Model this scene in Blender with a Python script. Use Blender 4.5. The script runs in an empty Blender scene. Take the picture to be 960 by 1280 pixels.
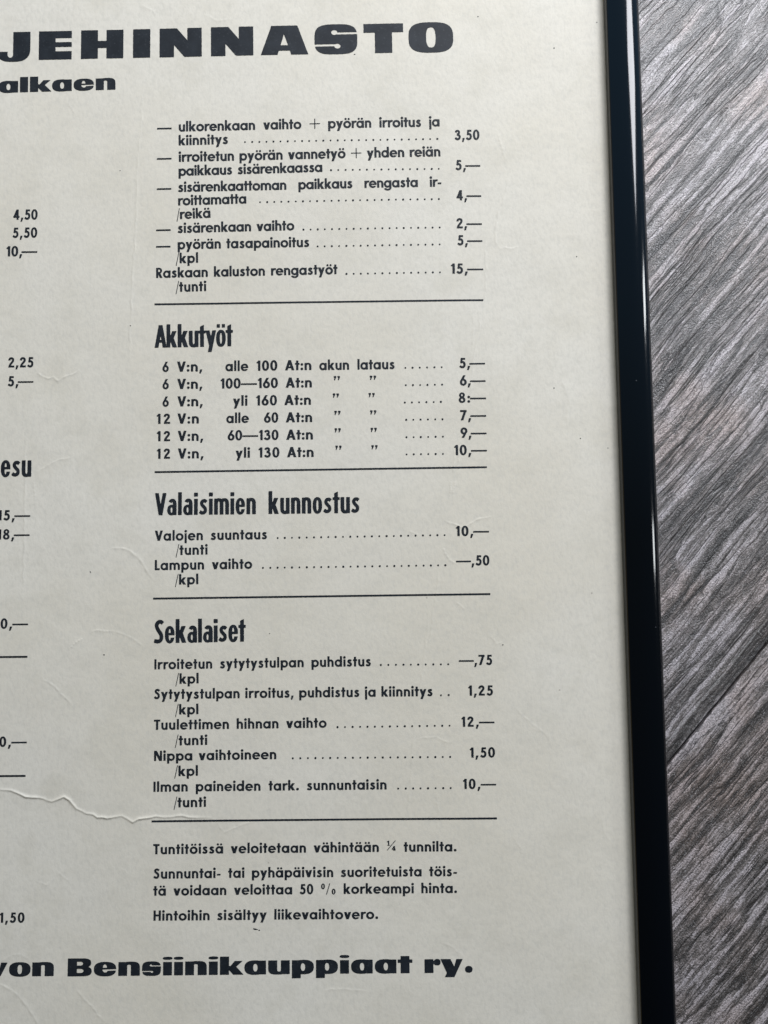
import bpy, math, random
import numpy as np
from mathutils import Matrix, Vector

scene = bpy.context.scene
col = scene.collection
MM = 0.001

# ------------------------------------------------------------------ camera
cam_data = bpy.data.cameras.new('camera')
cam = bpy.data.objects.new('camera', cam_data)
col.objects.link(cam)
cam_data.sensor_fit = 'VERTICAL'
cam_data.sensor_height = 36.0
cam_data.lens = 36.0 * 961.0 / 1280.0
cam_data.clip_start = 0.01
cam_data.clip_end = 50
tilt, roll = math.atan(961.0 * 7.3e-5), -0.0145
dist = 0.22103
cam.matrix_world = (Matrix.Translation((0, -dist * math.sin(tilt), dist * math.cos(tilt)))
                    @ Matrix.Rotation(tilt, 4, 'X') @ Matrix.Rotation(roll, 4, 'Z'))
scene.camera = cam

# ------------------------------------------------------------------ light: a dim room and a bright window beyond the top right
scene.view_settings.view_transform = 'Standard'
scene.view_settings.look = 'None'
scene.view_settings.exposure = 0.0
scene.view_settings.gamma = 1.0
world = bpy.data.worlds.new('World')
scene.world = world
world.use_nodes = True
bg = world.node_tree.nodes['Background']
# the room: warm and dark behind the viewer, cool towards the windows
wn, wl = world.node_tree.nodes, world.node_tree.links
wtc = wn.new('ShaderNodeTexCoord')
wsep = wn.new('ShaderNodeSeparateXYZ')
wl.new(wtc.outputs['Generated'], wsep.inputs[0])
wmap = wn.new('ShaderNodeMapRange')
wmap.inputs['From Min'].default_value = -1.0
wl.new(wsep.outputs['Y'], wmap.inputs['Value'])
wr = wn.new('ShaderNodeValToRGB')
wl.new(wmap.outputs[0], wr.inputs['Fac'])
els = wr.color_ramp.elements
els[0].position, els[0].color = 0.22, (0.016, 0.014, 0.010, 1)
els[1].position, els[1].color = 0.82, (0.17, 0.31, 0.47, 1)
e_ = els.new(0.52); e_.color = (0.055, 0.065, 0.065, 1)
e_ = els.new(0.94); e_.color = (0.20, 0.22, 0.22, 1)
# a warm wall on the left sends back a soft glow
wm2 = wn.new('ShaderNodeMapRange')
wm2.inputs['From Min'].default_value, wm2.inputs['From Max'].default_value = -0.50, -0.92
wl.new(wsep.outputs['X'], wm2.inputs['Value'])
wmx = wn.new('ShaderNodeMix')
wmx.data_type = 'RGBA'
wmx.inputs[7].default_value = (0.50, 0.37, 0.17, 1)
wl.new(wm2.outputs[0], wmx.inputs[0])
wl.new(wr.outputs['Color'], wmx.inputs[6])
wl.new(wmx.outputs[2], bg.inputs['Color'])
bg.inputs['Strength'].default_value = 1.0

def window_light(name, pos, target, size_x, size_y, power, color, spin=0.0):
    d = bpy.data.lights.new(name, 'AREA')
    d.shape = 'RECTANGLE'
    d.size, d.size_y = size_x, size_y
    d.energy = power
    d.color = color
    o = bpy.data.objects.new(name, d)
    col.objects.link(o)
    o.location = pos
    q = (Vector(target) - Vector(pos)).to_track_quat('-Z', 'Y')
    o.rotation_euler = q.to_euler()
    return o

window_light('window_light', (0.25, 0.88, 0.47), (-0.03, 0.05, 0), 0.42, 0.42, 11.4, (0.94, 0.955, 1.0))
window_light('side_window_light', (0.62, 0.70, 0.68), (0.05, 0.1, 0), 0.28, 0.34, 4.8, (0.95, 0.955, 1.0))
window_light('side_window_light', (1.05, 0.42, 0.50), (0.05, 0.1, 0), 0.09, 0.24, 1.3, (0.95, 0.98, 1.0))
window_light('side_window_light', (1.15, 0.01, 0.50), (0.05, 0.0, 0), 0.08, 0.22, 0.9, (0.95, 0.98, 1.0))

# ------------------------------------------------------------------ node helpers
def new_mat(name):
    m = bpy.data.materials.new(name)
    m.use_nodes = True
    nt = m.node_tree
    return m, nt, nt.nodes['Principled BSDF']

def node(nt, kind, ins=None, **props):
    n = nt.nodes.new(kind)
    for k, v in props.items():
        setattr(n, k, v)
    for k, v in (ins or {}).items():
        if isinstance(v, bpy.types.NodeSocket):
            nt.links.new(v, n.inputs[k])
        else:
            n.inputs[k].default_value = v
    return n

def ramp(nt, fac, stops, interp='LINEAR'):
    n = nt.nodes.new('ShaderNodeValToRGB')
    cr = n.color_ramp
    cr.interpolation = interp
    while len(cr.elements) > 1:
        cr.elements.remove(cr.elements[-1])
    for i, (p, c) in enumerate(stops):
        e = cr.elements[0] if i == 0 else cr.elements.new(p)
        e.position = p
        e.color = (c, c, c, 1) if isinstance(c, (int, float)) else (*c, 1)
    nt.links.new(fac, n.inputs['Fac'])
    return n.outputs['Color']

def mix(nt, fac, a, b, mode='MIX'):
    n = nt.nodes.new('ShaderNodeMix')
    n.data_type = 'RGBA'
    n.blend_type = mode
    for idx, v in ((0, fac), (6, a), (7, b)):
        if isinstance(v, bpy.types.NodeSocket):
            nt.links.new(v, n.inputs[idx])
        else:
            n.inputs[idx].default_value = (*v, 1) if isinstance(v, tuple) else v
    return n.outputs[2]

def math_n(nt, op, a, b=0.0, c=0.0):
    n = nt.nodes.new('ShaderNodeMath')
    n.operation = op
    for i, v in enumerate((a, b, c)):
        if isinstance(v, bpy.types.NodeSocket):
            nt.links.new(v, n.inputs[i])
        else:
            n.inputs[i].default_value = v
    return n.outputs[0]

def noise(nt, vec, scale, detail=4.0, rough=0.55, dist_=0.0):
    n = node(nt, 'ShaderNodeTexNoise', {'Scale': scale, 'Detail': detail, 'Roughness': rough, 'Distortion': dist_})
    nt.links.new(vec, n.inputs['Vector'])
    return n.outputs['Fac']

# ------------------------------------------------------------------ materials
def mat_paper():
    m, nt, p = new_mat('aged_paper')
    tc = node(nt, 'ShaderNodeTexCoord').outputs['Object']
    big = noise(nt, tc, 14.0, 3.0, 0.6)
    mid = noise(nt, tc, 60.0, 4.0, 0.65)
    blot = noise(nt, tc, 240.0, 3.0, 0.6)
    fv = node(nt, 'ShaderNodeMapping', {'Vector': tc, 'Scale': (1.0, 0.6, 1.0)}).outputs[0]
    fine = noise(nt, fv, 1000.0, 3.0, 0.6)
    c = mix(nt, ramp(nt, big, [(0.38, 0.0), (0.66, 1.0)]), (0.745, 0.713, 0.632), (0.718, 0.676, 0.576))
    c = mix(nt, ramp(nt, mid, [(0.50, 0.0), (0.74, 0.6)]), c, (0.655, 0.620, 0.525))
    c = mix(nt, ramp(nt, blot, [(0.48, 0.0), (0.74, 0.30)]), c, (0.64, 0.612, 0.535))
    c = mix(nt, ramp(nt, fine, [(0.32, 0.35), (0.54, 0.0)]), c, (0.58, 0.565, 0.51))
    # rare dark fly specks in the old paper
    vo = node(nt, 'ShaderNodeTexVoronoi', {'Vector': tc, 'Scale': 85.0, 'Randomness': 1.0})
    keep = math_n(nt, 'GREATER_THAN', node(nt, 'ShaderNodeSeparateColor', {0: vo.outputs['Color']}).outputs[0], 0.80)
    spk = math_n(nt, 'MULTIPLY', ramp(nt, vo.outputs['Distance'], [(0.012, 1.0), (0.034, 0.0)]), keep)
    c = mix(nt, math_n(nt, 'MULTIPLY', spk, 0.55), c, (0.16, 0.13, 0.10))
    nt.links.new(c, p.inputs['Base Color'])
    p.inputs['Roughness'].default_value = 0.62
    p.inputs['Specular IOR Level'].default_value = 0.25
    h = math_n(nt, 'ADD', fine, math_n(nt, 'MULTIPLY', noise(nt, tc, 260.0, 3.0, 0.5), 1.2))
    b = node(nt, 'ShaderNodeBump', {'Height': h, 'Strength': 0.5, 'Distance': 0.00009})
    nt.links.new(b.outputs['Normal'], p.inputs['Normal'])
    return m

def mat_ink():
    m, nt, p = new_mat('printing_ink')
    tc = node(nt, 'ShaderNodeTexCoord').outputs['Object']
    n1 = noise(nt, tc, 1400.0, 3.0, 0.6)
    n2 = noise(nt, tc, 300.0, 3.0, 0.6)
    c = mix(nt, ramp(nt, n2, [(0.35, 0.0), (0.7, 1.0)]), (0.0085, 0.012, 0.017), (0.016, 0.021, 0.028))
    c = mix(nt, ramp(nt, n1, [(0.60, 0.0), (0.74, 0.35)]), c, (0.09, 0.10, 0.11))
    nt.links.new(c, p.inputs['Base Color'])
    p.inputs['Roughness'].default_value = 0.6
    p.inputs['Specular IOR Level'].default_value = 0.25
    return m

def mat_frame():
    m, nt, p = new_mat('black_lacquered_frame')
    tc = node(nt, 'ShaderNodeTexCoord').outputs['Object']
    vo = node(nt, 'ShaderNodeTexVoronoi', {'Vector': tc, 'Scale': 330.0})
    keep = math_n(nt, 'GREATER_THAN', node(nt, 'ShaderNodeSeparateColor', {0: vo.outputs['Color']}).outputs[1], 0.86)
    dust = math_n(nt, 'MULTIPLY', ramp(nt, vo.outputs['Distance'], [(0.03, 1.0), (0.07, 0.0)]), keep)
    c = mix(nt, math_n(nt, 'MULTIPLY', dust, 0.25), (0.0008, 0.0018, 0.0036), (0.30, 0.32, 0.34))
    nt.links.new(c, p.inputs['Base Color'])
    p.inputs['Roughness'].default_value = 0.09
    p.inputs['Specular IOR Level'].default_value = 0.5
    mp = node(nt, 'ShaderNodeMapping', {'Vector': tc, 'Scale': (1.0, 0.12, 1.0)})
    b = node(nt, 'ShaderNodeBump', {'Height': noise(nt, mp.outputs[0], 160.0, 1.0, 0.4), 'Strength': 0.25, 'Distance': 0.0002})
    nt.links.new(b.outputs['Normal'], p.inputs['Normal'])
    return m

def mat_board():
    m, nt, p = new_mat('grey_backing_board')
    tc = node(nt, 'ShaderNodeTexCoord').outputs['Object']
    c = mix(nt, noise(nt, tc, 400.0), (0.16, 0.12, 0.08), (0.24, 0.18, 0.12))
    nt.links.new(c, p.inputs['Base Color'])
    p.inputs['Roughness'].default_value = 0.8
    return m

def mat_floor():
    m, nt, p = new_mat('weathered_grey_oak')
    tc = node(nt, 'ShaderNodeTexCoord').outputs['Object']      # local x runs along the planks
    # slow wander of the grain
    w = node(nt, 'ShaderNodeTexNoise', {'Vector': tc, 'Scale': 22.0, 'Detail': 3.0, 'Roughness': 0.5})
    wv = node(nt, 'ShaderNodeVectorMath', {0: w.outputs['Color'], 1: (0.5, 0.5, 0.5)}, operation='SUBTRACT')
    wv = node(nt, 'ShaderNodeVectorMath', {0: wv.outputs[0], 'Scale': 0.0045}, operation='SCALE')
    pos = node(nt, 'ShaderNodeVectorMath', {0: tc, 1: wv.outputs[0]}, operation='ADD').outputs[0]
    def st(sx, sy):
        return node(nt, 'ShaderNodeMapping', {'Vector': pos, 'Scale': (sx, sy, 1.0)}).outputs[0]
    broad = noise(nt, st(0.05, 1.0), 120.0, 3.0, 0.55, 0.2)
    strand = noise(nt, st(0.032, 1.0), 430.0, 4.0, 0.60, 0.2)
    fibre = noise(nt, st(0.06, 1.0), 1300.0, 4.0, 0.65, 0.3)
    grit = noise(nt, st(0.6, 1.0), 2700.0, 3.0, 0.65)
    patch = noise(nt, tc, 26.0, 3.0, 0.55)
    crack = noise(nt, st(0.02, 1.0), 260.0, 3.0, 0.5, 0.2)
    crack_m = ramp(nt, math_n(nt, 'ABSOLUTE', math_n(nt, 'SUBTRACT', crack, 0.5)), [(0.0, 1.0), (0.020, 0.0)])
    crack_m = math_n(nt, 'MULTIPLY', crack_m, ramp(nt, noise(nt, st(0.3, 1.0), 80.0, 2.0, 0.5), [(0.46, 0.0), (0.56, 1.0)]))
    tone = math_n(nt, 'ADD', math_n(nt, 'MULTIPLY', broad, 0.34), math_n(nt, 'MULTIPLY', strand, 0.46))
    tone = math_n(nt, 'ADD', tone, math_n(nt, 'MULTIPLY', fibre, 0.20))
    rag = noise(nt, st(0.35, 1.0), 620.0, 4.0, 0.7, 0.6)      # ragged, broken edges of the brushed grain
    tone = math_n(nt, 'ADD', math_n(nt, 'MULTIPLY', tone, 0.82), math_n(nt, 'MULTIPLY', rag, 0.18))
    # growth rings: each pales slowly and ends in a sharp dark edge
    sy_ = node(nt, 'ShaderNodeSeparateXYZ', {0: pos}).outputs['Y']
    slow = noise(nt, st(0.16, 1.0), 42.0, 2.0, 0.5, 0.0)
    slow2 = noise(nt, st(0.10, 1.0), 120.0, 2.0, 0.5, 0.0)
    def rings(freq, wob, k1, k2):
        v = math_n(nt, 'ADD', math_n(nt, 'MULTIPLY', sy_, freq), math_n(nt, 'MULTIPLY', wob, k1))
        v = math_n(nt, 'ADD', v, math_n(nt, 'MULTIPLY', rag, k2))
        return math_n(nt, 'FRACT', v)
    ring_a = rings(120.0, slow, 7.0, 0.30)
    ring_b = rings(300.0, slow2, 5.0, 0.55)
    tone = math_n(nt, 'ADD', tone, math_n(nt, 'MULTIPLY', math_n(nt, 'SUBTRACT', ring_a, 0.5), 0.060))
    tone = math_n(nt, 'ADD', tone, math_n(nt, 'MULTIPLY', math_n(nt, 'SUBTRACT', ring_b, 0.5), 0.050))
    edge_m = math_n(nt, 'MAXIMUM', ramp(nt, ring_a, [(0.0, 1.0), (0.10, 0.0)]), ramp(nt, ring_b, [(0.0, 0.9), (0.16, 0.0)]))
    edge_m = math_n(nt, 'MULTIPLY', edge_m, ramp(nt, noise(nt, st(0.22, 1.0), 110.0, 2.0, 0.5), [(0.38, 0.15), (0.62, 1.0)]))
    c = ramp(nt, tone, [(0.425, (0.038, 0.035, 0.034)), (0.466, (0.108, 0.102, 0.100)), (0.509, (0.255, 0.242, 0.243)), (0.552, (0.56, 0.545, 0.585))])
    sep = node(nt, 'ShaderNodeSeparateXYZ', {0: tc})
    plank = math_n(nt, 'FLOOR', math_n(nt, 'MULTIPLY', sep.outputs['Y'], 1.0 / 0.193))
    wn_ = node(nt, 'ShaderNodeTexWhiteNoise', noise_dimensions='1D')
    nt.links.new(math_n(nt, 'ADD', plank, 3.0), wn_.inputs['W'])
    warm = math_n(nt, 'ADD', ramp(nt, patch, [(0.46, 0.0), (0.64, 0.55)]), math_n(nt, 'MULTIPLY', wn_.outputs['Value'], 0.45))
    c = mix(nt, warm, c, mix(nt, 1.0, c, (0.95, 0.78, 0.67), 'MULTIPLY'))
    c = mix(nt, ramp(nt, grit, [(0.38, 0.75), (0.52, 0.0)]), c, (0.055, 0.052, 0.050))
    c = mix(nt, ramp(nt, grit, [(0.56, 0.0), (0.70, 0.6)]), c, (0.42, 0.42, 0.43))
    c = mix(nt, math_n(nt, 'MULTIPLY', edge_m, 0.88), c, (0.040, 0.037, 0.037))
    c = mix(nt, math_n(nt, 'MULTIPLY', crack_m, 0.85), c, (0.028, 0.026, 0.025))
    # darker colour band along the bevelled joints, pale wear along their edge
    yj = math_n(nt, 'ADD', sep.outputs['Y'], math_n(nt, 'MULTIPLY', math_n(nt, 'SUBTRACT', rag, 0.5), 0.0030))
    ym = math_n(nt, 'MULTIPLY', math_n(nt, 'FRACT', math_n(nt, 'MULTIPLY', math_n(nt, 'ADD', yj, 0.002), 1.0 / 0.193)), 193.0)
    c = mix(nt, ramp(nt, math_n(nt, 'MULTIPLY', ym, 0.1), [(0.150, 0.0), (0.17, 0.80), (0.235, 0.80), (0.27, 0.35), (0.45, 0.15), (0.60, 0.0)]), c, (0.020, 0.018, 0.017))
    c = mix(nt, ramp(nt, math_n(nt, 'MULTIPLY', ym, 0.1), [(0.585, 0.0), (0.605, 0.45), (0.625, 0.45), (0.65, 0.0)]), c, (0.40, 0.39, 0.38))
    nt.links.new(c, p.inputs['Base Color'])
    p.inputs['Specular IOR Level'].default_value = 1.0
    r = ramp(nt, fibre, [(0.3, 0.44), (0.7, 0.27)])
    nt.links.new(r, p.inputs['Roughness'])
    h = math_n(nt, 'ADD', math_n(nt, 'MULTIPLY', strand, 1.0), math_n(nt, 'MULTIPLY', fibre, 0.40))
    h = math_n(nt, 'ADD', h, math_n(nt, 'MULTIPLY', rag, 0.35))
    h = math_n(nt, 'ADD', h, math_n(nt, 'MULTIPLY', grit, 0.38))
    h = math_n(nt, 'ADD', h, math_n(nt, 'MULTIPLY', ring_b, 0.30))
    h = math_n(nt, 'ADD', h, math_n(nt, 'MULTIPLY', noise(nt, tc, 2200.0, 2.0, 0.5), 0.45))
    h = math_n(nt, 'SUBTRACT', h, math_n(nt, 'MULTIPLY', crack_m, 0.5))
    h = math_n(nt, 'SUBTRACT', h, math_n(nt, 'MULTIPLY', edge_m, 0.4))
    b = node(nt, 'ShaderNodeBump', {'Height': h, 'Strength': 1.0, 'Distance': 0.00046})
    nt.links.new(b.outputs['Normal'], p.inputs['Normal'])
    return m

PAPER, INK, FRAME, BOARD, FLOOR = mat_paper(), mat_ink(), mat_frame(), mat_board(), mat_floor()

# ------------------------------------------------------------------ layout of the printed sheet, in millimetres on the sheet
# name, typeface, words, start of baseline x y, end of baseline x y, cap height
TEXT = [
    ('subtitle', 'W', 'alkaen', -113.62, 127.45, -78.52, 127.92, 4.699),
    ('dash', 'F', '—', -65.97, 114.26, -61.79, 114.27, 3.097),
    ('dash', 'F', '—', -65.93, 104.91, -61.75, 104.92, 3.079),
    ('dash', 'F', '—', -65.92, 95.65, -61.75, 95.67, 3.062),
    ('dash', 'F', '—', -66.03, 83.13, -61.83, 83.14, 3.038),
    ('dash', 'F', '—', -66.05, 78.13, -61.81, 78.14, 3.029),
    ('item_text', 'F', 'ulkorenkaan vaihto + pyörän irroitus ja', -59.48, 114.53, 18.23, 114.92, 3.098),
    ('item_text', 'F', 'kiinnitys', -59.47, 110.21, -44.83, 110.43, 3.089),
    ('price', 'F', '3,50', 22.72, 110.6, 30.0, 110.59, 3.091),
    ('item_text', 'F', 'irroitetun pyörän vannetyö + yhden reiän', -59.4, 105.15, 18.29, 105.68, 3.08),
    ('item_text', 'F', 'paikkaus sisärenkaassa', -59.47, 100.85, -16.81, 101.39, 3.072),
    ('price', 'F', '5,—', 22.74, 101.36, 30.05, 101.33, 3.073),
    ('item_text', 'F', 'sisärenkaattoman paikkaus rengasta ir-', -59.57, 95.9, 18.39, 96.4, 3.062),
    ('item_text', 'F', 'roittamatta', -59.55, 91.8, -39.39, 92.1, 3.055),
    ('price', 'F', '4,—', 22.76, 92.18, 30.12, 92.11, 3.056),
    ('item_text', 'F', '/reikä', -60.01, 87.61, -49.99, 87.95, 3.047),
    ('item_text', 'F', 'sisärenkaan vaihto', -59.64, 83.42, -25.23, 83.71, 3.039),
    ('price', 'F', '2,—', 22.7, 83.65, 30.11, 83.59, 3.04),
    ('item_text', 'F', 'pyörän tasapainoitus', -59.64, 78.5, -20.91, 78.62, 3.03),
    ('price', 'F', '5,—', 22.82, 78.5, 30.11, 78.44, 3.03),
    ('item_text', 'F', '/kpl', -60.19, 74.27, -53.64, 74.37, 3.022),
    ('item_text', 'F', 'Raskaan kaluston rengastyöt', -65.95, 69.97, -12.65, 70.29, 3.014),
    ('price', 'F', '15,—', 20.69, 69.94, 30.19, 69.89, 3.014),
    ('item_text', 'F', '/tunti', -60.22, 65.72, -51.27, 65.81, 3.006),
    ('section_heading', 'C', 'Akkutyöt', -66.29, 49.11, -43.39, 49.25, 6.671),
    ('item_text', 'F', '6', -63.96, 41.91, -62.02, 41.91, 2.962),
    ('item_text', 'F', 'V:n,', -59.71, 41.9, -52.42, 41.89, 2.962),
    ('item_text', 'F', 'alle', -45.61, 41.87, -38.95, 41.86, 2.961),
    ('item_text', 'F', '100', -36.57, 41.85, -30.49, 41.84, 2.961),
    ('item_text', 'F', 'At:n', -28.18, 41.84, -20.56, 41.82, 2.961),
    ('price', 'F', '5,—', 22.6, 41.73, 30.04, 41.71, 2.962),
    ('item_text', 'F', 'akun', -18.23, 41.74, -9.58, 41.73, 2.961),
    ('item_text', 'F', 'lataus', -7.09, 41.74, 3.68, 41.72, 2.961),
    ('item_text', 'F', '6', -63.93, 36.81, -62.0, 36.8, 2.952),
    ('item_text', 'F', 'V:n,', -59.62, 36.8, -52.41, 36.78, 2.952),
    ('item_text', 'F', '100—160', -47.06, 36.76, -30.37, 36.72, 2.952),
    ('item_text', 'F', 'At:n', -28.04, 36.71, -20.48, 36.69, 2.952),
    ('item_text', 'F', '”', -14.06, 36.68, -12.2, 36.67, 2.952),
    ('item_text', 'F', '”', -3.57, 36.65, -1.7, 36.64, 2.952),
    ('price', 'F', '6,—', 22.63, 36.58, 30.06, 36.56, 2.952),
    ('item_text', 'F', '6', -63.9, 31.67, -61.97, 31.67, 2.943),
    ('item_text', 'F', 'V:n,', -59.55, 31.66, -52.28, 31.65, 2.943),
    ('item_text', 'F', 'yli', -43.41, 31.63, -39.27, 31.62, 2.942),
    ('item_text', 'F', '160', -36.71, 31.61, -30.67, 31.6, 2.942),
    ('item_text', 'F', 'At:n', -28.44, 31.6, -20.78, 31.58, 2.942),
    ('item_text', 'F', '”', -14.41, 31.57, -12.55, 31.56, 2.943),
    ('item_text', 'F', '”', -4.0, 31.54, -2.15, 31.54, 2.943),
    ('price', 'F', '8:—', 22.18, 31.49, 30.08, 31.47, 2.943),
    ('item_text', 'F', '12', -65.61, 26.63, -61.71, 26.62, 2.933),
    ('item_text', 'F', 'V:n', -59.53, 26.61, -53.36, 26.59, 2.933),
    ('item_text', 'F', 'alle', -45.36, 26.57, -38.82, 26.55, 2.933),
    ('item_text', 'F', '60', -34.41, 26.53, -30.3, 26.52, 2.933),
    ('item_text', 'F', 'At:n', -28.05, 26.51, -20.45, 26.49, 2.933),
    ('item_text', 'F', '”', -14.0, 26.47, -12.14, 26.46, 2.933),
    ('item_text', 'F', '”', -3.61, 26.44, -1.75, 26.43, 2.933),
    ('price', 'F', '7,—', 22.51, 26.35, 30.0, 26.33, 2.933),
    ('item_text', 'F', '12', -65.58, 21.55, -61.69, 21.54, 2.924),
    ('item_text', 'F', 'V:n,', -59.44, 21.53, -52.12, 21.5, 2.924),
    ('item_text', 'F', '60—130', -44.96, 21.48, -30.26, 21.42, 2.924),
    ('item_text', 'F', 'At:n', -27.94, 21.41, -20.3, 21.39, 2.924),
    ('item_text', 'F', '”', -13.96, 21.36, -12.1, 21.36, 2.924),
    ('item_text', 'F', '”', -3.54, 21.33, -1.68, 21.32, 2.924),
    ('price', 'F', '9,—', 22.49, 21.23, 29.99, 21.2, 2.924),
    ('item_text', 'F', '12', -65.54, 16.42, -61.66, 16.41, 2.915),
    ('item_text', 'F', 'V:n,', -59.37, 16.4, -52.02, 16.38, 2.914),
    ('item_text', 'F', 'yli', -42.65, 16.36, -38.56, 16.35, 2.914),
    ('item_text', 'F', '130', -36.06, 16.34, -30.01, 16.32, 2.914),
    ('item_text', 'F', 'At:n', -27.74, 16.32, -20.11, 16.3, 2.914),
    ('item_text', 'F', '”', -13.78, 16.28, -11.93, 16.28, 2.914),
    ('item_text', 'F', '”', -3.37, 16.25, -1.52, 16.25, 2.914),
    ('price', 'F', '10,—', 20.53, 16.19, 29.99, 16.17, 2.915),
    ('section_heading', 'C', 'Valaisimien kunnostus', -65.93, 0.06, -6.99, -0.13, 6.353),
    ('item_text', 'F', 'Valojen suuntaus', -65.86, -7.28, -33.7, -7.29, 2.871),
    ('price', 'F', '10,—', 20.5, -7.2, 30.01, -7.25, 2.872),
    ('item_text', 'F', '/tunti', -59.85, -11.47, -50.77, -11.42, 2.864),
    ('item_text', 'F', 'Lampun vaihto', -65.8, -15.7, -37.95, -15.67, 2.856),
    ('price', 'F', '—,50', 20.4, -15.65, 29.92, -15.69, 2.857),
    ('item_text', 'F', '/kpl', -59.99, -19.93, -53.36, -19.85, 2.848),
    ('section_heading', 'C', 'Sekalaiset', -65.96, -36.42, -39.82, -36.3, 6.478),
    ('item_text', 'F', 'Irroitetun sytytystulpan puhdistus', -65.74, -43.75, -4.38, -43.73, 2.805),
    ('price', 'F', '—,75', 20.62, -43.8, 30.06, -43.85, 2.806),
    ('item_text', 'F', '/kpl', -59.73, -47.91, -53.2, -47.83, 2.798),
    ('item_text', 'F', 'Sytytystulpan irroitus, puhdistus ja kiinnitys', -65.75, -52.07, 12.97, -52.35, 2.79),
    ('price', 'F', '1,25', 23.06, -52.36, 30.07, -52.41, 2.79),
    ('item_text', 'F', '/kpl', -59.8, -56.47, -53.25, -56.41, 2.782),
    ('item_text', 'F', 'Tuulettimen hihnan vaihto', -65.76, -60.61, -17.08, -60.72, 2.775),
    ('price', 'F', '12,—', 20.95, -60.98, 30.27, -61.04, 2.775),
    ('item_text', 'F', '/tunti', -59.83, -65.03, -50.77, -64.98, 2.767),
    ('item_text', 'F', 'Nippa vaihtoineen', -65.68, -69.23, -31.33, -69.23, 2.759),
    ('price', 'F', '1,50', 23.15, -69.55, 30.22, -69.58, 2.759),
    ('item_text', 'F', '/kpl', -59.97, -73.54, -53.37, -73.46, 2.752),
    ('item_text', 'F', 'Ilman paineiden tark. sunnuntaisin', -65.81, -77.72, -0.41, -77.99, 2.744),
    ('price', 'F', '10,—', 21.03, -78.14, 30.32, -78.2, 2.744),
    ('item_text', 'F', '/tunti', -60.11, -82.09, -51.1, -82.04, 2.736),
    ('note_text', 'F', 'Tuntitöissä veloitetaan vähintään ¼ tunnilta.', -65.76, -94.73, 18.84, -95.1, 2.714),
    ('note_text', 'F', 'Sunnuntai- tai pyhäpäivisin suoritetuista töis-', -65.59, -101.34, 18.83, -101.81, 2.702),
    ('note_text', 'F', 'tä voidaan veloittaa 50 % korkeampi hinta.', -65.65, -105.93, 18.73, -106.34, 2.694),
    ('note_text', 'F', 'Hintoihin sisältyy liikevaihtovero.', -65.54, -112.63, -3.28, -113.03, 2.682),
    ('publisher_line', 'W', 'von', -111.68, -126.88, -92.95, -126.97, 4.745),
    ('publisher_line', 'W', 'Bensiinikauppiaat ry.', -89.13, -127.11, 22.61, -127.69, 4.743),
    ('price', 'F', '4,50', -108.34, 88.18, -101.13, 88.17, 3.048),
    ('price', 'F', '5,50', -108.35, 82.69, -101.15, 82.68, 3.038),
    ('price', 'F', '10,—', -110.15, 77.12, -101.08, 77.08, 3.028),
    ('price', 'F', '2,25', -108.88, 43.85, -101.61, 43.84, 2.966),
    ('price', 'F', '5,—', -108.91, 38.29, -101.56, 38.28, 2.955),
    ('section_heading', 'C', 'pesu', -113.66, 11.84, -101.72, 11.75, 6.518),
    ('price', 'F', '15,—', -111.09, -0.76, -101.77, -0.83, 2.884),
    ('price', 'F', '18,—', -111.09, -6.26, -101.83, -6.32, 2.874),
    ('price', 'F', '10,—', -111.2, -31.64, -101.77, -31.71, 2.827),
    ('price', 'F', '10,—', -110.89, -64.64, -101.52, -64.7, 2.768),
    ('price', 'F', '1,50', -108.26, -112.55, -101.32, -112.6, 2.683),
]
TITLE = [
    ('W', 'J', -114.67, 137.56, -104.28, 137.6, 8.925),
    ('W', 'E', -101.73, 137.61, -91.82, 137.65, 8.964),
    ('W', 'H', -89.04, 137.67, -76.27, 137.72, 9.001),
    ('W', 'I', -73.38, 137.73, -68.18, 137.75, 9.047),
    ('W', 'N', -65.39, 137.76, -52.69, 137.82, 9.071),
    ('W', 'N', -49.93, 137.83, -37.18, 137.88, 9.117),
    ('W', 'A', -34.98, 137.89, -20.69, 137.95, 9.162),
    ('W', 'S', -18.82, 137.95, -5.93, 138.01, 9.211),
    ('W', 'T', -4.05, 138.02, 7.88, 138.06, 9.256),
    ('W', 'O', 9.44, 138.07, 22.89, 138.13, 9.297),
]
LEADERS = [
    (-39.73, 110.9, 17.49, 111.03, 28),
    (-14.2, 101.84, 17.74, 101.83, 16),
    (-35.36, 92.41, 17.61, 92.6, 26),
    (-22.57, 83.86, 17.67, 83.94, 20),
    (-18.43, 78.73, 17.57, 78.8, 18),
    (-10.03, 70.3, 17.48, 70.37, 14),
    (6.83, 42.01, 17.39, 42.04, 6),
    (6.86, 36.88, 17.41, 36.89, 6),
    (6.5, 31.77, 16.96, 31.83, 6),
    (6.81, 26.69, 17.32, 26.72, 6),
    (6.8, 21.59, 17.34, 21.62, 6),
    (6.76, 16.59, 17.24, 16.58, 6),
    (-30.63, -7.01, 17.3, -6.88, 24),
    (-34.86, -15.51, 17.35, -15.51, 26),
    (-1.49, -43.44, 17.59, -43.53, 10),
    (15.35, -52.18, 17.52, -52.14, 2),
    (-13.96, -60.63, 17.62, -60.64, 16),
    (-26.65, -69.08, 17.63, -69.29, 22),
    (2.85, -77.81, 17.56, -77.85, 8),
]
RULES = [
    (-66.42, 62.05, 30.02, 61.87),
    (-66.1, 12.54, 29.88, 12.53),
    (-66.21, -23.8, 29.97, -23.89),
    (-66.25, -85.81, 30.34, -86.3),
    (-186.84, -39.3, -101.69, -39.69),
    (-185.35, -72.33, -101.68, -72.79),
]
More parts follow.
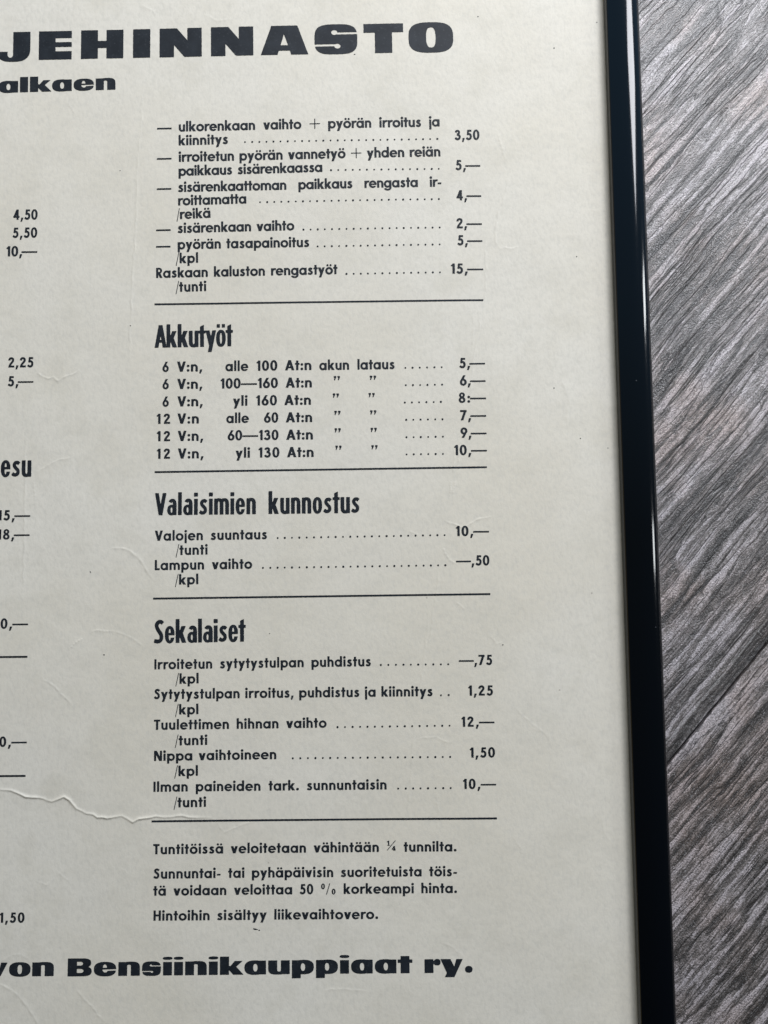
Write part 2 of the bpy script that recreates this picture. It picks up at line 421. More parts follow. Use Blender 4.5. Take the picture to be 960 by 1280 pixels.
CREASES = [
    (0.15, 0.34, [(-117.86, -74.83), (-111.97, -77.11), (-108.84, -76.49), (-105.7, -76.76), (-103.44, -77.67), (-101.62, -78.57), (-98.03, -78.84), (-94.2, -79.99), (-92.42, -79.36), (-90.86, -78.72), (-89.05, -79.84), (-87.22, -82.06), (-84.52, -83.41), (-82.72, -83.65), (-81.37, -84.54), (-78.68, -84.8), (-77.34, -84.6), (-74.65, -84.2), (-73.31, -84.88), (-71.51, -85.99), (-69.95, -85.14), (-68.38, -84.95), (-65.03, -84.45), (-62.78, -84.81), (-60.55, -84.73), (-57.64, -84.44), (-55.85, -84.91), (-53.83, -85.04), (-50.03, -85.1), (-48.23, -85.89)]),
    (0.035, 0.25, [(-48.23, -85.89), (-47.34, -87.64), (-46.0, -89.19), (-43.76, -88.13), (-41.08, -87.08), (-37.49, -86.47)]),
    (0.08, 0.3, [(-79.03, -9.54), (-77.43, -9.22), (-75.82, -9.24), (-72.83, -10.2), (-71.21, -11.6), (-68.9, -14.61), (-66.13, -18.52)]),
    (0.05, 0.28, [(-90.09, -37.65), (-88.07, -35.88), (-85.82, -34.56)]),
    (0.07, 0.3, [(-84.01, -33.01), (-81.97, -32.49), (-77.87, -32.76)]),
    (0.035, 0.3, [(-77.87, -32.76), (-73.3, -34.29), (-68.73, -37.51)]),
    (0.07, 0.28, [(-97.68, -46.07), (-95.4, -47.0), (-94.02, -48.14), (-92.41, -49.95), (-88.96, -53.56)]),
    (0.04, 0.26, [(-100.28, 13.03), (-96.85, 15.08), (-93.41, 16.66), (-89.95, 17.31)]),
    (0.06, 0.26, [(-101.27, 43.31), (-99.14, 41.15), (-97.26, 40.42), (-95.87, 40.87), (-94.45, 39.66), (-93.07, 40.59), (-90.29, 41.49), (-88.44, 42.65), (-87.5, 41.93)]),
    (0.03, 0.22, [(-70.43, 128.2), (-70.82, 115.77), (-71.69, 105.9), (-71.86, 97.31), (-72.5, 88.77)]),
    (0.05, 0.22, [(-71.86, 97.31), (-72.22, 83.9), (-72.85, 74.22), (-73.41, 57.41), (-73.78, 45.52)]),
    (0.03, 0.3, [(-92.87, 124.05), (-91.65, 122.29), (-90.67, 120.53)]),
    (0.05, 0.3, [(-103.5, 24.74), (-103.48, 10.76), (-103.33, -9.99), (-103.53, -23.67)]),
    (0.03, 0.3, [(-100.94, 10.72), (-100.58, 3.31)]),
    (0.06, 0.28, [(38.67, 98.84), (36.87, 93.24), (34.84, 87.65), (34.0, 82.32), (33.93, 79.41), (35.29, 77.21), (36.95, 77.66)]),
    (0.04, 0.25, [(30.87, 79.94), (30.94, 72.68), (30.42, 60.66)]),
    (0.04, 0.3, [(36.25, 77.92), (38.82, 77.15), (40.73, 78.09)]),
    (0.045, 0.25, [(28.49, 58.3), (28.87, 54.71), (27.83, 49.96), (26.79, 45.22), (26.24, 41.67), (25.56, 32.24)]),
    (0.03, 0.25, [(26.85, 58.32), (26.96, 53.07), (26.35, 46.41)]),
    (0.04, 0.25, [(22.29, 20.56), (21.73, 15.91), (21.37, 9.87)]),
    (0.04, 0.25, [(20.65, 19.42), (19.97, 8.96)]),
    (0.05, 0.25, [(19.51, 8.97), (18.96, 4.81)]),
    (0.05, 0.25, [(20.43, 8.95), (19.88, 4.79)]),
    (0.055, 0.25, [(17.43, -2.56), (18.34, -3.26), (20.16, -3.75), (21.76, -4.46), (22.9, -4.94), (27.55, -2.24), (31.24, -1.61)]),
    (0.05, 0.25, [(16.6, -9.9), (17.24, -12.19), (18.57, -14.04), (20.61, -15.22)]),
    (0.04, 0.25, [(15.31, -17.19), (14.76, -21.97), (14.24, -25.37), (13.96, -28.08)]),
    (0.035, 0.25, [(20.16, -25.91), (22.39, -28.21)]),
    (0.03, 0.25, [(7.04, -5.63), (8.41, -6.11), (10.0, -6.82)]),
    (0.035, 0.25, [(12.36, -28.06), (11.79, -34.38), (11.0, -40.0), (9.96, -47.84), (8.95, -53.4), (8.44, -56.73)]),
    (0.035, 0.25, [(13.51, -27.63), (12.93, -34.4), (11.7, -39.34)]),
    (0.03, 0.25, [(8.22, -56.73), (7.67, -62.27), (7.16, -65.59), (6.6, -72.2), (5.78, -80.97), (5.0, -87.51)]),
    (0.03, 0.22, [(8.08, -64.49), (9.89, -63.86), (11.7, -63.88), (13.73, -63.69), (15.29, -64.6), (18.43, -65.3)]),
    (0.03, 0.25, [(13.66, -78.89), (13.98, -85.46), (13.21, -90.89)]),
    (0.045, 0.3, [(-87.23, -130.27), (-84.55, -133.06), (-81.65, -136.06), (-78.75, -139.47)]),
    (0.05, 0.4, [(-109.99, -128.47), (-106.88, -129.36), (-103.76, -131.1), (-101.06, -134.1), (-98.35, -137.52), (-96.52, -141.75)]),
    (0.03, 0.4, [(-107.89, -123.19), (-104.83, -121.32), (-102.18, -121.14), (-99.94, -122.66)]),
    (0.03, 0.3, [(-19.1, -131.86), (-15.13, -131.7), (-10.72, -131.87), (-6.32, -132.46)]),
    (0.03, 0.3, [(14.21, -119.57), (17.28, -120.89), (19.45, -122.63)]),
    (0.03, 0.3, [(-98.09, -101.68), (-95.4, -102.58), (-93.2, -100.88), (-91.89, -99.39), (-90.08, -100.93), (-88.27, -103.11)]),
    (0.03, 0.3, [(35.46, 112.68), (36.76, 107.72), (37.63, 104.26)]),
    (0.03, 0.3, [(35.5, -92.73), (37.0, -94.92), (36.5, -97.08)]),
    (0.03, 0.25, [(59.62, -86.1), (60.14, -90.47), (62.25, -93.76)]),
    (0.025, 0.3, [(35.37, -54.89), (39.77, -59.4), (46.37, -65.04)]),
    (0.03, 0.3, [(29.07, -34.63), (31.27, -38.04), (34.02, -36.96)]),
    (0.025, 0.35, [(51.79, 38.93), (54.36, 31.82), (53.22, 24.79)]),
    (0.03, 0.5, [(-71.11, 154.63), (-67.72, 152.8), (-66.26, 150.25)]),
    (0.03, 0.4, [(-52.05, 151.04), (-47.95, 148.96), (-43.61, 149.4)]),
]
SPECKS = [
    (-37.35, -115.32, 0.672, 0.189, -0.2),
    (-36.24, -115.66, 0.273, 0.147, 0.1),
    (30.46, 149.15, 0.189, 0.168, 0),
    (53.04, 138.85, 0.21, 0.21, 0),
    (-6.77, 137.75, 0.231, 0.189, 0),
    (57.82, 74.57, 0.168, 0.168, 0),
    (49.94, 35.42, 0.168, 0.21, 0),
    (57.13, 20.52, 0.21, 0.168, 0),
    (33.19, -38.3, 0.189, 0.168, 0),
    (-80.07, -39.48, 0.231, 0.21, 0),
    (-84.22, -15.98, 0.147, 0.231, 0.3),
    (-73.4, 55.74, 0.189, 0.147, 0),
    (-76.89, 102.78, 0.147, 0.147, 0),
    (66.15, 146.71, 0.21, 0.189, 0),
    (-33.03, -34.19, 0.168, 0.126, 0),
    (65.02, 17.6, 0.168, 0.126, 0),
]

# ------------------------------------------------------------------ mesh helpers
def link_mesh(name, verts, faces, mat, parent=None, smooth=False, origin=(0, 0, 0)):
    me = bpy.data.meshes.new(name)
    verts = np.asarray(verts, dtype=np.float64) - np.asarray(origin)
    me.from_pydata([tuple(v) for v in verts], [], faces)
    me.materials.append(mat)
    if smooth:
        me.polygons.foreach_set('use_smooth', [True] * len(me.polygons))
    me.update()
    o = bpy.data.objects.new(name, me)
    col.objects.link(o)
    if parent is not None:
        o.parent = parent
    return o

# ------------------------------------------------------------------ the floor: grey planks running up to the right, one bevelled joint in view
FLOOR_Z = -11.0
JOINT = (82.7, -74.9)                # a point on the joint in view
def build_floor():
    ang = math.radians(48.3)
    # cross-section over one joint, y across the planks (mm), z below the face
    joint = [(-0.75, 0.0), (-0.32, -0.12), (-0.24, -3.2), (0.26, -3.2), (0.34, -0.42), (1.6, -0.36), (3.3, -0.22), (3.9, -0.03), (4.3, 0.0)]
    pitch = 193.0
    ys, zs = [], []
    for k in range(-9, 10):
        for y, z in joint:
            ys.append(k * pitch + y); zs.append(z)
    xs = np.linspace(-1900, 1900, 39)
    verts, faces = [], []
    for y, z in zip(ys, zs):
        for x in xs:
            verts.append((x * MM, y * MM, z * MM))
    n = len(xs)
    for j in range(len(ys) - 1):
        for i in range(n - 1):
            a = j * n + i
            faces.append((a, a + 1, a + n + 1, a + n))
    o = link_mesh('floor', verts, faces, FLOOR)
    o.rotation_euler = (0, 0, ang)
    o.location = (JOINT[0] * MM, JOINT[1] * MM, FLOOR_Z * MM)
    o['kind'] = 'structure'
    o['label'] = 'weathered grey wood plank floor with raised diagonal grain under the frame'
    return o
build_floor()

# ------------------------------------------------------------------ the framed price list
SKEW = 0.00235                       # the frame is turned a hair against the print
X_IN, RAIL = 68.0, 10.1              # inner lip of the right rail at y = 0, rail width
SHEET_W, SHEET_H = 297.0, 420.0
Y_TOP, Y_BOT = 204.0, -216.0
X_LEFT = X_IN - SHEET_W + 1.0
root = bpy.data.objects.new('framed_price_list', None)
col.objects.link(root)
ROOT = (-80.0 * MM, -6.0 * MM, FLOOR_Z * MM)
root.location = ROOT
root['label'] = 'black framed cream price list printed in Finnish lying on grey wood planks'
root['category'] = 'framed poster'

# rail section: u outward from the inner lip, z above the sheet
PROF = [(0.0, 0.06), (0.0, 2.2), (0.05, 2.44), (0.18, 2.60), (0.36, 2.68)]
for k in range(1, 9):
    t_ = k / 8.0
    PROF.append((0.36 + 4.54 * t_, 2.68 + 1.20 * math.sin(t_ * 1.45) / math.sin(1.45)))
for k in range(1, 23):                # a generous quarter round towards the outside
    a_ = math.radians(87.5 * (1 - k / 22.0))
    PROF.append((4.9 + 5.2 * math.cos(a_), 0.98 + 2.9 * math.sin(a_)))
PROF += [(RAIL, -1.5), (RAIL, -10.9), (8.6, -10.98), (2.0, -10.98), (1.2, -3.0), (1.2, -0.5), (0.25, -0.5)]

def skew_xy(x, y):
    return x + SKEW * y, y - SKEW * (x - X_IN)

def rail(p0, p1, out):
    """mitred moulding from corner p0 to p1 (inner corners), out = outward unit vector"""
    p0, p1, out = np.array(p0, float), np.array(p1, float), np.array(out, float)
    d = (p1 - p0) / np.linalg.norm(p1 - p0)
    L_ = np.linalg.norm(p1 - p0)
    rows = [0.0] + list(np.linspace(0.02, 0.98, 25)) + [1.0]
    verts, faces = [], []
    for r in rows:
        for u, z in PROF:
            s = r * (L_ + 2 * u) - u
            q = p0 + d * s + out * u
            X, Y = skew_xy(q[0], q[1])
            verts.append((X * MM, Y * MM, z * MM))
    n = len(PROF)
    for j in range(len(rows) - 1):
        for i in range(n):
            a, b = j * n + i, j * n + (i + 1) % n
            faces.append((a, b, b + n, a + n))
    faces.append(tuple(range(n)))
    faces.append(tuple(range((len(rows) - 1) * n, len(rows) * n))[::-1])
    o = link_mesh('frame_rail', verts, faces, FRAME, root, True, ROOT)
    me = o.data
    import bmesh
    bm = bmesh.new(); bm.from_mesh(me)
    bmesh.ops.recalc_face_normals(bm, faces=bm.faces)
    for e in bm.edges:
        if len(e.link_faces) == 2 and e.calc_face_angle(0) > math.radians(38):
            e.smooth = False
    bm.to_mesh(me); bm.free()
    return o

c_tl, c_tr = (X_LEFT + 1, Y_TOP - 1), (X_IN, Y_TOP - 1)
c_bl, c_br = (X_LEFT + 1, Y_BOT + 1), (X_IN, Y_BOT + 1)
rail(c_br, c_tr, (1, 0))
rail(c_tr, c_tl, (0, 1))
rail(c_tl, c_bl, (-1, 0))
rail(c_bl, c_br, (0, -1))

def slab(name, x0, x1, y0, y1, z0, z1, mat):
    v = []
    for z in (z0, z1):
        for x, y in ((x0, y0), (x1, y0), (x1, y1), (x0, y1)):
            X, Y = skew_xy(x, y)
            v.append((X * MM, Y * MM, z * MM))
    f = [(3, 2, 1, 0), (4, 5, 6, 7), (0, 1, 5, 4), (1, 2, 6, 5), (2, 3, 7, 6), (3, 0, 4, 7)]
    return link_mesh(name, v, f, mat, root, False, ROOT)
slab('backing_board', X_LEFT - 0.3, X_IN + 1.0, Y_BOT - 0.3, Y_TOP + 0.3, -2.9, -0.6, BOARD)

# ------------------------------------------------------------------ the old sheet: gentle waves and sharp little creases
def _crumple(pts, seed):
    """break a crease into the short crooked runs a real fold has"""
    rnd = random.Random(seed)
    out = [pts[0]]
    for (ax, ay), (bx, by) in zip(pts[:-1], pts[1:]):
        L_ = math.hypot(bx - ax, by - ay)
        n = max(1, int(L_ / 1.3))
        for k in range(1, n + 1):
            u = k / n
            j = rnd.uniform(-.22, .22) if k < n else 0.0
            out.append((ax + (bx - ax) * u - (by - ay) / L_ * j, ay + (by - ay) * u + (bx - ax) / L_ * j))
    return out
FOLDS = [(a * (1.75 if a > .1 else 1.05 if a > .065 else 1.55), w, _crumple(p, i)) for i, (a, w, p) in enumerate(CREASES)]

def height(x, y):
    """height of the sheet in mm at x, y (mm)"""
    x = np.asarray(x, float); y = np.asarray(y, float)
    h = (0.11 * np.sin(x * 0.041 + y * 0.013 + 0.7) + 0.08 * np.sin(y * 0.052 - x * 0.017 + 2.1)
         + 0.030 * np.sin(x * 0.13 + y * 0.09) + 0.022 * np.sin(x * 0.07 - y * 0.19 + 1.0)
         + 0.013 * np.sin(x * 0.41 + 1.3 * np.sin(y * 0.17)) + 0.012 * np.sin(y * 0.47 + 1.1 * np.sin(x * 0.21)))
    add = np.zeros_like(h)
    for amp, w, pts in FOLDS:
        best = np.zeros_like(h)
        m = 8.0 * w
        tot = len(pts) - 1
        for k in range(tot):
            (ax, ay), (bx, by) = pts[k], pts[k + 1]
            sel = np.nonzero((x > min(ax, bx) - m) & (x < max(ax, bx) + m) & (y > min(ay, by) - m) & (y < max(ay, by) + m))
            if len(sel[0]) == 0:
                continue
            px, py = x[sel] - ax, y[sel] - ay
            dx, dy = bx - ax, by - ay
            L2 = dx * dx + dy * dy + 1e-9
            tt = np.clip((px * dx + py * dy) / L2, 0, 1)
            ds = np.hypot(px - tt * dx, py - tt * dy)
            g = (k + tt) / tot
            fade = np.clip(np.minimum(g, 1 - g) * 5 + 0.15, 0, 1) * (0.75 + 0.25 * np.sin(g * 37.0 + amp * 500))
            steep = (dx * py - dy * px) * (1 if abs(dx) > abs(dy) and dx > 0 else -1) < 0
            ww = np.where(steep, 0.60 * w, 0.95 * w) if amp > .15 else np.where(steep, 1.3 * w, 0.70 * w)
            best[sel] = np.maximum(best[sel], amp * fade * np.exp(-(ds / ww) ** 1.25))
        add += best
    return h + add - 0.02

def build_sheet():
    def axis(lo, hi, a, b, fine, coarse):
        return np.concatenate([np.arange(lo, a, coarse), np.arange(a, b, fine), np.arange(b, hi, coarse), [hi]])
    xs = axis(X_LEFT, X_IN + 0.7, -116.5, X_IN - 0.4, 0.2, 3.0)
    ys = axis(Y_BOT, Y_TOP, -144, 158, 0.2, 3.0)
    gx, gy = np.meshgrid(xs, ys)
    X, Y = skew_xy(gx, gy)
    edge = np.minimum(np.minimum(X_IN - gx, gx - X_LEFT), np.minimum(gy - Y_BOT, Y_TOP - gy))
    Z = height(X, Y) * np.clip((edge - 0.2) / 12.0, 0, 1) - 0.03
    me = bpy.data.meshes.new('paper_sheet')
    n, k = gx.shape[1], gx.shape[0]
    co = np.stack([X, Y, Z], -1).reshape(-1, 3) * MM - np.array(ROOT)
    idx = np.arange(n * k).reshape(k, n)
    quads = np.stack([idx[:-1, :-1], idx[:-1, 1:], idx[1:, 1:], idx[1:, :-1]], -1).reshape(-1, 4)
    me.vertices.add(len(co)); me.vertices.foreach_set('co', co.astype(np.float32).ravel())
    me.loops.add(quads.size); me.loops.foreach_set('vertex_index', quads.astype(np.int32).ravel())
    me.polygons.add(len(quads))
    me.polygons.foreach_set('loop_start', np.arange(0, quads.size, 4, dtype=np.int32))
    me.polygons.foreach_set('use_smooth', np.ones(len(quads), dtype=bool))
    me.update(calc_edges=True)
    me.validate()
    me.materials.append(PAPER)
    o = bpy.data.objects.new('paper_sheet', me)
    col.objects.link(o)
    o.parent = root
    return o
sheet = build_sheet()

# ------------------------------------------------------------------ type: letters drawn as outlines, cap height = 1, baseline y = 0
def P(*pts): return np.array(pts, float)
def rect(x0, y0, x1, y1): return P((x0, y0), (x1, y0), (x1, y1), (x0, y1))
def dia(x0, y0, x1, y1, w):            # a diagonal stroke cut level at both ends
    h = w / 2
    return P((x0 - h, y0), (x0 + h, y0), (x1 + h, y1), (x1 - h, y1))
def ell(cx, cy, rx, ry, n=2.0, a0=0, a1=360, k=48):
    a = np.radians(np.linspace(a0, a1, k, endpoint=(a1 - a0) < 360))
    c, s = np.cos(a), np.sin(a)
    return np.stack([cx + rx * np.sign(c) * np.abs(c) ** (2 / n), cy + ry * np.sign(s) * np.abs(s) ** (2 / n)], -1)
def band(cx, cy, rx, ry, sx, sy, a0, a1, n=2.0):
    return np.concatenate([ell(cx, cy, rx, ry, n, a0, a1, 28), ell(cx, cy, rx - sx, ry - sy, n, a0, a1, 28)[::-1]])
def path(pts, w):                       # a curved stroke through points
    p = np.array(pts, float)
    ext = np.concatenate([[2 * p[0] - p[1]], p, [2 * p[-1] - p[-2]]])
    out = []
    for i in range(1, len(ext) - 2):
        for t in np.linspace(0, 1, 7, endpoint=False):
            a, b, c, d = ext[i - 1:i + 3]
            out.append(0.5 * (2 * b + (c - a) * t + (2 * a - 5 * b + 4 * c - d) * t * t + (3 * b - a - 3 * c + d) * t ** 3))
    out.append(p[-1])
    o = np.array(out)
    tg = np.gradient(o, axis=0); tg /= np.linalg.norm(tg, axis=1)[:, None]
    nn = np.stack([-tg[:, 1], tg[:, 0]], -1) * w / 2
    return np.concatenate([o + nn, (o - nn)[::-1]])
def plus(*polys): return [('+', q) for q in polys]
def minus(*polys): return [('-', q) for q in polys]
def ring(cx, cy, rx, ry, sx, sy, n=2.0): return plus(ell(cx, cy, rx, ry, n)) + minus(ell(cx, cy, rx - sx, ry - sy, n))

# --- bold geometric text face
s, X = 0.195, 0.70
TX = {}
def g(ch, w, *groups): TX[ch] = (w, list(groups))
g('o', .75, ring(.375, .35, .375, .365, .2, .18))
A_ = [ring(.35, .35, .35, .365, .19, .175), plus(rect(.53, 0, .725, X))]
g('a', .725, *A_)
g('d', .725, A_[0], plus(rect(.53, 0, .725, 1.04)))
g('g', .725, A_[0], plus(rect(.53, -.04, .725, X), band(.36, -.03, .365, .27, .195, .155, 195, 360)))
dots = lambda c, y=.90, r=.098: plus(ell(c - .15, y, r, r), ell(c + .15, y, r, r))
g('ä', .725, *A_, dots(.38))
g('ö', .75, TX['o'][1][0], dots(.375))
g('e', .74, ring(.37, .35, .37, .365, .195, .165) + minus(P((.36, .285), (.36, .20), (.56, .17), (.66, .14), (.9, .20), (.9, .285))) + plus(rect(.10, .285, .735, .415)))
g('l', s, plus(rect(0, 0, s, 1.04)))
g('i', s, plus(rect(0, 0, s, X), ell(s / 2, .91, .122, .122)))
g('j', s, plus(rect(0, -.28, s, X), ell(s / 2, .91, .122, .122)))
g('n', .60, plus(rect(0, 0, s, X), rect(.405, 0, .60, .40), band(.30, .40, .30, .315, .195, .165, 0, 180)))
g('h', .60, plus(rect(0, 0, s, 1.04), rect(.405, 0, .60, .40), band(.30, .40, .30, .315, .195, .165, 0, 180)))
g('m', 1.0, plus(rect(0, 0, s, X), rect(.403, 0, .597, .40), rect(.805, 0, 1.0, .40), band(.299, .40, .299, .315, .195, .165, 0, 180), band(.70, .40, .30, .315, .195, .165, 0, 180)))
g('u', .60, plus(rect(.405, 0, .60, X), rect(0, .30, s, X), band(.30, .30, .30, .315, .195, .165, 180, 360)))
g('k', .65, plus(rect(0, 0, s, 1.04), dia(.22, .30, .50, X, .25), dia(.24, .44, .515, 0, .26)))
g('p', .73, plus(rect(0, -.28, s, X)), ring(.375, .35, .35, .365, .19, .175))
g('r', .43, plus(rect(0, 0, s, X), band(.36, .37, .30, .345, .15, .17, 62, 175)))
S_ = [(.43, .555), (.34, .605), (.235, .62), (.145, .575), (.135, .49), (.21, .40), (.32, .33), (.395, .25), (.375, .13), (.27, .08), (.155, .09), (.04, .16)]
g('s', .49, plus(path(S_, .175)))
g('t', .40, plus(rect(.10, 0, .295, .95), rect(0, .545, .40, X)))
g('v', .66, plus(dia(.12, X, .33, 0, .235), dia(.54, X, .33, 0, .235)))
g('y', .66, plus(dia(.12, X, .34, .06, .235), dia(.545, X, .19, -.28, .225)))
g('A', .80, plus(dia(.40, 1, .105, 0, .225), dia(.40, 1, .695, 0, .225), rect(.2, .21, .6, .36)))
g('V', .76, plus(dia(.115, 1, .38, 0, .225), dia(.645, 1, .38, 0, .225)))
g('R', .60, plus(rect(0, 0, s, 1)), plus(rect(.05, .42, .29, 1), ell(.29, .71, .28, .29)) + minus(rect(.18, .575, .29, .845), ell(.29, .71, .10, .135)), plus(dia(.27, .48, .485, 0, .235)))
g('L', .47, plus(rect(0, 0, s, 1), rect(0, 0, .47, .17)))
g('I', s, plus(rect(0, 0, s, 1)))
g('S', .56, plus(path([(.49, .80), (.42, .88), (.31, .915), (.19, .875), (.145, .765), (.20, .64), (.33, .54), (.43, .42), (.445, .26), (.37, .125), (.25, .085), (.13, .125), (.05, .225)], .19)))
g('T', .60, plus(rect(.2, 0, .4, 1), rect(0, .83, .6, 1)))
g('N', .74, plus(rect(0, 0, .185, 1), rect(.555, 0, .74, 1), dia(.12, 1, .62, 0, .25)))
g('H', .68, plus(rect(0, 0, s, 1), rect(.485, 0, .68, 1), rect(.1, .43, .6, .60)))
g('0', .61, ring(.305, .5, .305, .515, .195, .165, 2.15))
g('1', .34, plus(rect(.145, 0, .34, 1), P((0, .80), (.18, 1.0), (.18, .83), (.08, .72))))
g('2', .55, plus(path([(.075, .70), (.12, .85), (.27, .915), (.41, .84), (.435, .69), (.35, .52), (.21, .33), (.12, .16)], .185), rect(0.02, 0, .55, .17)))
g('3', .55, plus(path([(.08, .77), (.14, .88), (.27, .92), (.385, .85), (.395, .70), (.31, .60), (.20, .575)], .175), path([(.20, .535), (.34, .51), (.445, .41), (.455, .25), (.37, .11), (.24, .08), (.11, .13), (.05, .23)], .185)))
g('4', .62, plus(rect(.34, 0, .525, 1), rect(.02, .20, .62, .35), dia(.41, 1, .12, .24, .21)))
g('5', .56, plus(rect(.13, .83, .52, 1), P((.13, 1), (.31, 1), (.25, .50), (.08, .50)), path([(.13, .545), (.26, .60), (.385, .55), (.455, .40), (.43, .20), (.32, .09), (.18, .09), (.04, .20)], .185)))
g('6', .61, ring(.305, .32, .305, .335, .195, .165), plus(P((.30, 1), (.52, 1), (.24, .46), (.02, .42))))
g('9', .61, ring(.305, .68, .305, .335, .195, .165), plus(P((.31, 0), (.09, 0), (.37, .54), (.59, .58))))
g('7', .57, plus(rect(0, .83, .57, 1), P((.34, .90), (.57, .90), (.57, .96), (.26, 0), (.05, 0))))
g('8', .58, ring(.29, .755, .25, .26, .17, .145), ring(.29, .275, .29, .29, .19, .15))
g(',', .25, plus(P((.07, .19), (.27, .19), (.14, -.20), (0, -.20))))
g('.', .25, plus(ell(.125, .115, .125, .125)))
g(':', .23, plus(ell(.115, .115, .115, .12), ell(.115, .56, .115, .12)))
g('-', .34, plus(rect(0, .25, .34, .40)))
g('—', 1.40, plus(rect(0, .335, 1.40, .475)))
g('+', .98, plus(rect(.455, -.02, .53, .98), rect(0, .445, .98, .515)))
g('/', .34, plus(P((0, -.24), (.055, -.24), (.33, 1.08), (.275, 1.08))))
g('”', .62, plus(P((.0, 1.08), (.22, 1.08), (.25, .98), (.10, .66), (.03, .68), (.07, .90), (.0, .95)), P((.37, 1.08), (.59, 1.08), (.62, .98), (.47, .66), (.40, .68), (.44, .90), (.37, .95))))
g('%', 1.45, ring(.20, .76, .18, .28, .125, .06), ring(1.22, .24, .18, .28, .125, .06), plus(P((.50, -.06), (.565, -.06), (.88, 1.05), (.815, 1.05))))
g('¼', .90, plus(P((.02, .15), (.08, .15), (.88, 1.12), (.82, 1.12)), rect(.15, .62, .25, 1.1), P((.04, 1.0), (.15, 1.1), (.16, 1.0), (.06, .95)), rect(.08, .62, .32, .66), rect(.68, .12, .80, .56), rect(.50, .22, .86, .29), P((.68, .56), (.74, .56), (.57, .26), (.50, .26)), rect(.62, .12, .86, .155)))
TX['?'] = TX['o']

# --- tall condensed face of the section headings
CX = {}
def g(ch, w, *groups): CX[ch] = (w, list(groups))
cs, X = 0.165, .72
g('o', .42, ring(.21, .36, .21, .375, .16, .125, 2.3))
g('ö', .42, CX['o'][1][0], plus(rect(.03, .84, .165, .99), rect(.255, .84, .39, .99)))
g('p', .42, plus(rect(0, -.24, cs, X)), ring(.215, .36, .205, .375, .15, .125, 2.3))
g('a', .42, plus(rect(.255, 0, .42, .50), band(.23, .47, .19, .265, .165, .135, 0, 150, 2.3)), ring(.195, .225, .195, .238, .15, .11, 2.2))
g('e', .42, ring(.21, .36, .21, .375, .16, .12, 2.3) + minus(rect(.21, .225, .5, .335)) + plus(rect(.08, .335, .415, .435)))
g('n', .42, plus(rect(0, 0, cs, X), rect(.255, 0, .42, .48), band(.21, .47, .21, .265, .165, .135, 0, 180, 2.4)))
g('m', .67, plus(rect(0, 0, cs, X), rect(.252, 0, .418, .48), rect(.505, 0, .67, .48), band(.209, .47, .209, .265, .165, .135, 0, 180, 2.4), band(.461, .47, .209, .265, .165, .135, 0, 180, 2.4)))
g('u', .42, plus(rect(.255, 0, .42, X), rect(0, .24, cs, X), band(.21, .25, .21, .265, .165, .135, 180, 360, 2.4)))
g('k', .46, plus(rect(0, 0, cs, 1.03), dia(.18, .30, .345, X, .18), dia(.19, .50, .365, 0, .19)))
g('l', cs, plus(rect(0, 0, cs, 1.03)))
g('i', cs, plus(rect(0, 0, cs, X), rect(-.005, .83, cs + .005, 1.0)))
g('s', .37, plus(path([(.32, .575), (.25, .63), (.17, .625), (.11, .56), (.12, .46), (.19, .37), (.265, .28), (.27, .16), (.20, .09), (.12, .085), (.02, .14)], .145)))
g('t', .32, plus(P((.075, 0), (.24, 0), (.24, .98), (.075, .90)), rect(0, .60, .32, X)))
g('y', .46, plus(dia(.085, X, .235, .03, .17), dia(.375, X, .175, -.24, .165)))
g('A', .52, plus(dia(.26, 1, .08, 0, .165), dia(.26, 1, .44, 0, .165), rect(.14, .22, .38, .34)))
g('V', .52, plus(dia(.085, 1, .26, 0, .165), dia(.435, 1, .26, 0, .165)))
g('S', .44, plus(path([(.40, .86), (.32, .925), (.22, .92), (.135, .82), (.14, .69), (.22, .53), (.315, .38), (.335, .21), (.265, .095), (.16, .075), (.02, .10)], .16)))

# --- very wide black face of the title and the bottom line
WX = {}
def g(ch, w, *groups): WX[ch] = (w, list(groups))
g('J', 1.16, plus(rect(.58, .42, 1.16, 1), ell(.58, .44, .58, .49, 2.7)) + minus(rect(-.1, .31, .40, 1.1), rect(-.1, .5, .58, 1.1), rect(.40, .19, .58, 1.1), ell(.49, .20, .09, .10)))
g('E', 1.16, plus(rect(0, 0, 1.16, 1)) + minus(rect(.59, .61, 1.3, .75), rect(.59, .29, 1.3, .44)))
g('H', 1.50, plus(rect(0, 0, .60, 1), rect(.90, 0, 1.50, 1), rect(.3, .37, 1.2, .62)))
g('I', .61, plus(rect(0, 0, .61, 1)))
g('N', 1.46, plus(rect(0, 0, .50, 1), rect(.96, 0, 1.46, 1), P((0, 1), (.60, 1), (1.46, 0), (.86, 0))))
g('A', 1.60, plus(P((0, 0), (.36, 1), (1.24, 1), (1.60, 0))) + minus(P((.67, .33), (.92, .33), (.785, .70)), P((.54, -.1), (1.05, -.1), (.985, .14), (.605, .14))))
g('S', 1.42, plus(ell(.71, .5, .71, .515, 3.4)) + minus(ell(.66, .735, .10, .082), rect(.66, .665, 1.6, .735), ell(.76, .265, .10, .082), rect(-.2, .265, .76, .335)))
g('T', 1.38, plus(rect(0, .70, 1.38, 1), rect(.39, 0, .99, 1)))
g('O', 1.56, plus(ell(.78, .5, .78, .52, 3.0)) + minus(ell(.78, .5, .165, .345, 2.6)))
g('B', 1.40, plus(rect(0, 0, .9, 1), ell(.86, .74, .50, .26, 2.6), ell(.86, .275, .54, .275, 2.6)) + minus(rect(.54, .60, .75, .81), ell(.75, .705, .14, .105), rect(.54, .19, .77, .41), ell(.77, .30, .15, .11)))
X = .77
g('a', 1.26, plus(ell(.62, .385, .62, .405, 2.5)) + minus(rect(.8, -.2, 1.5, 1.2)), plus(rect(.74, 0, 1.26, X)) , )
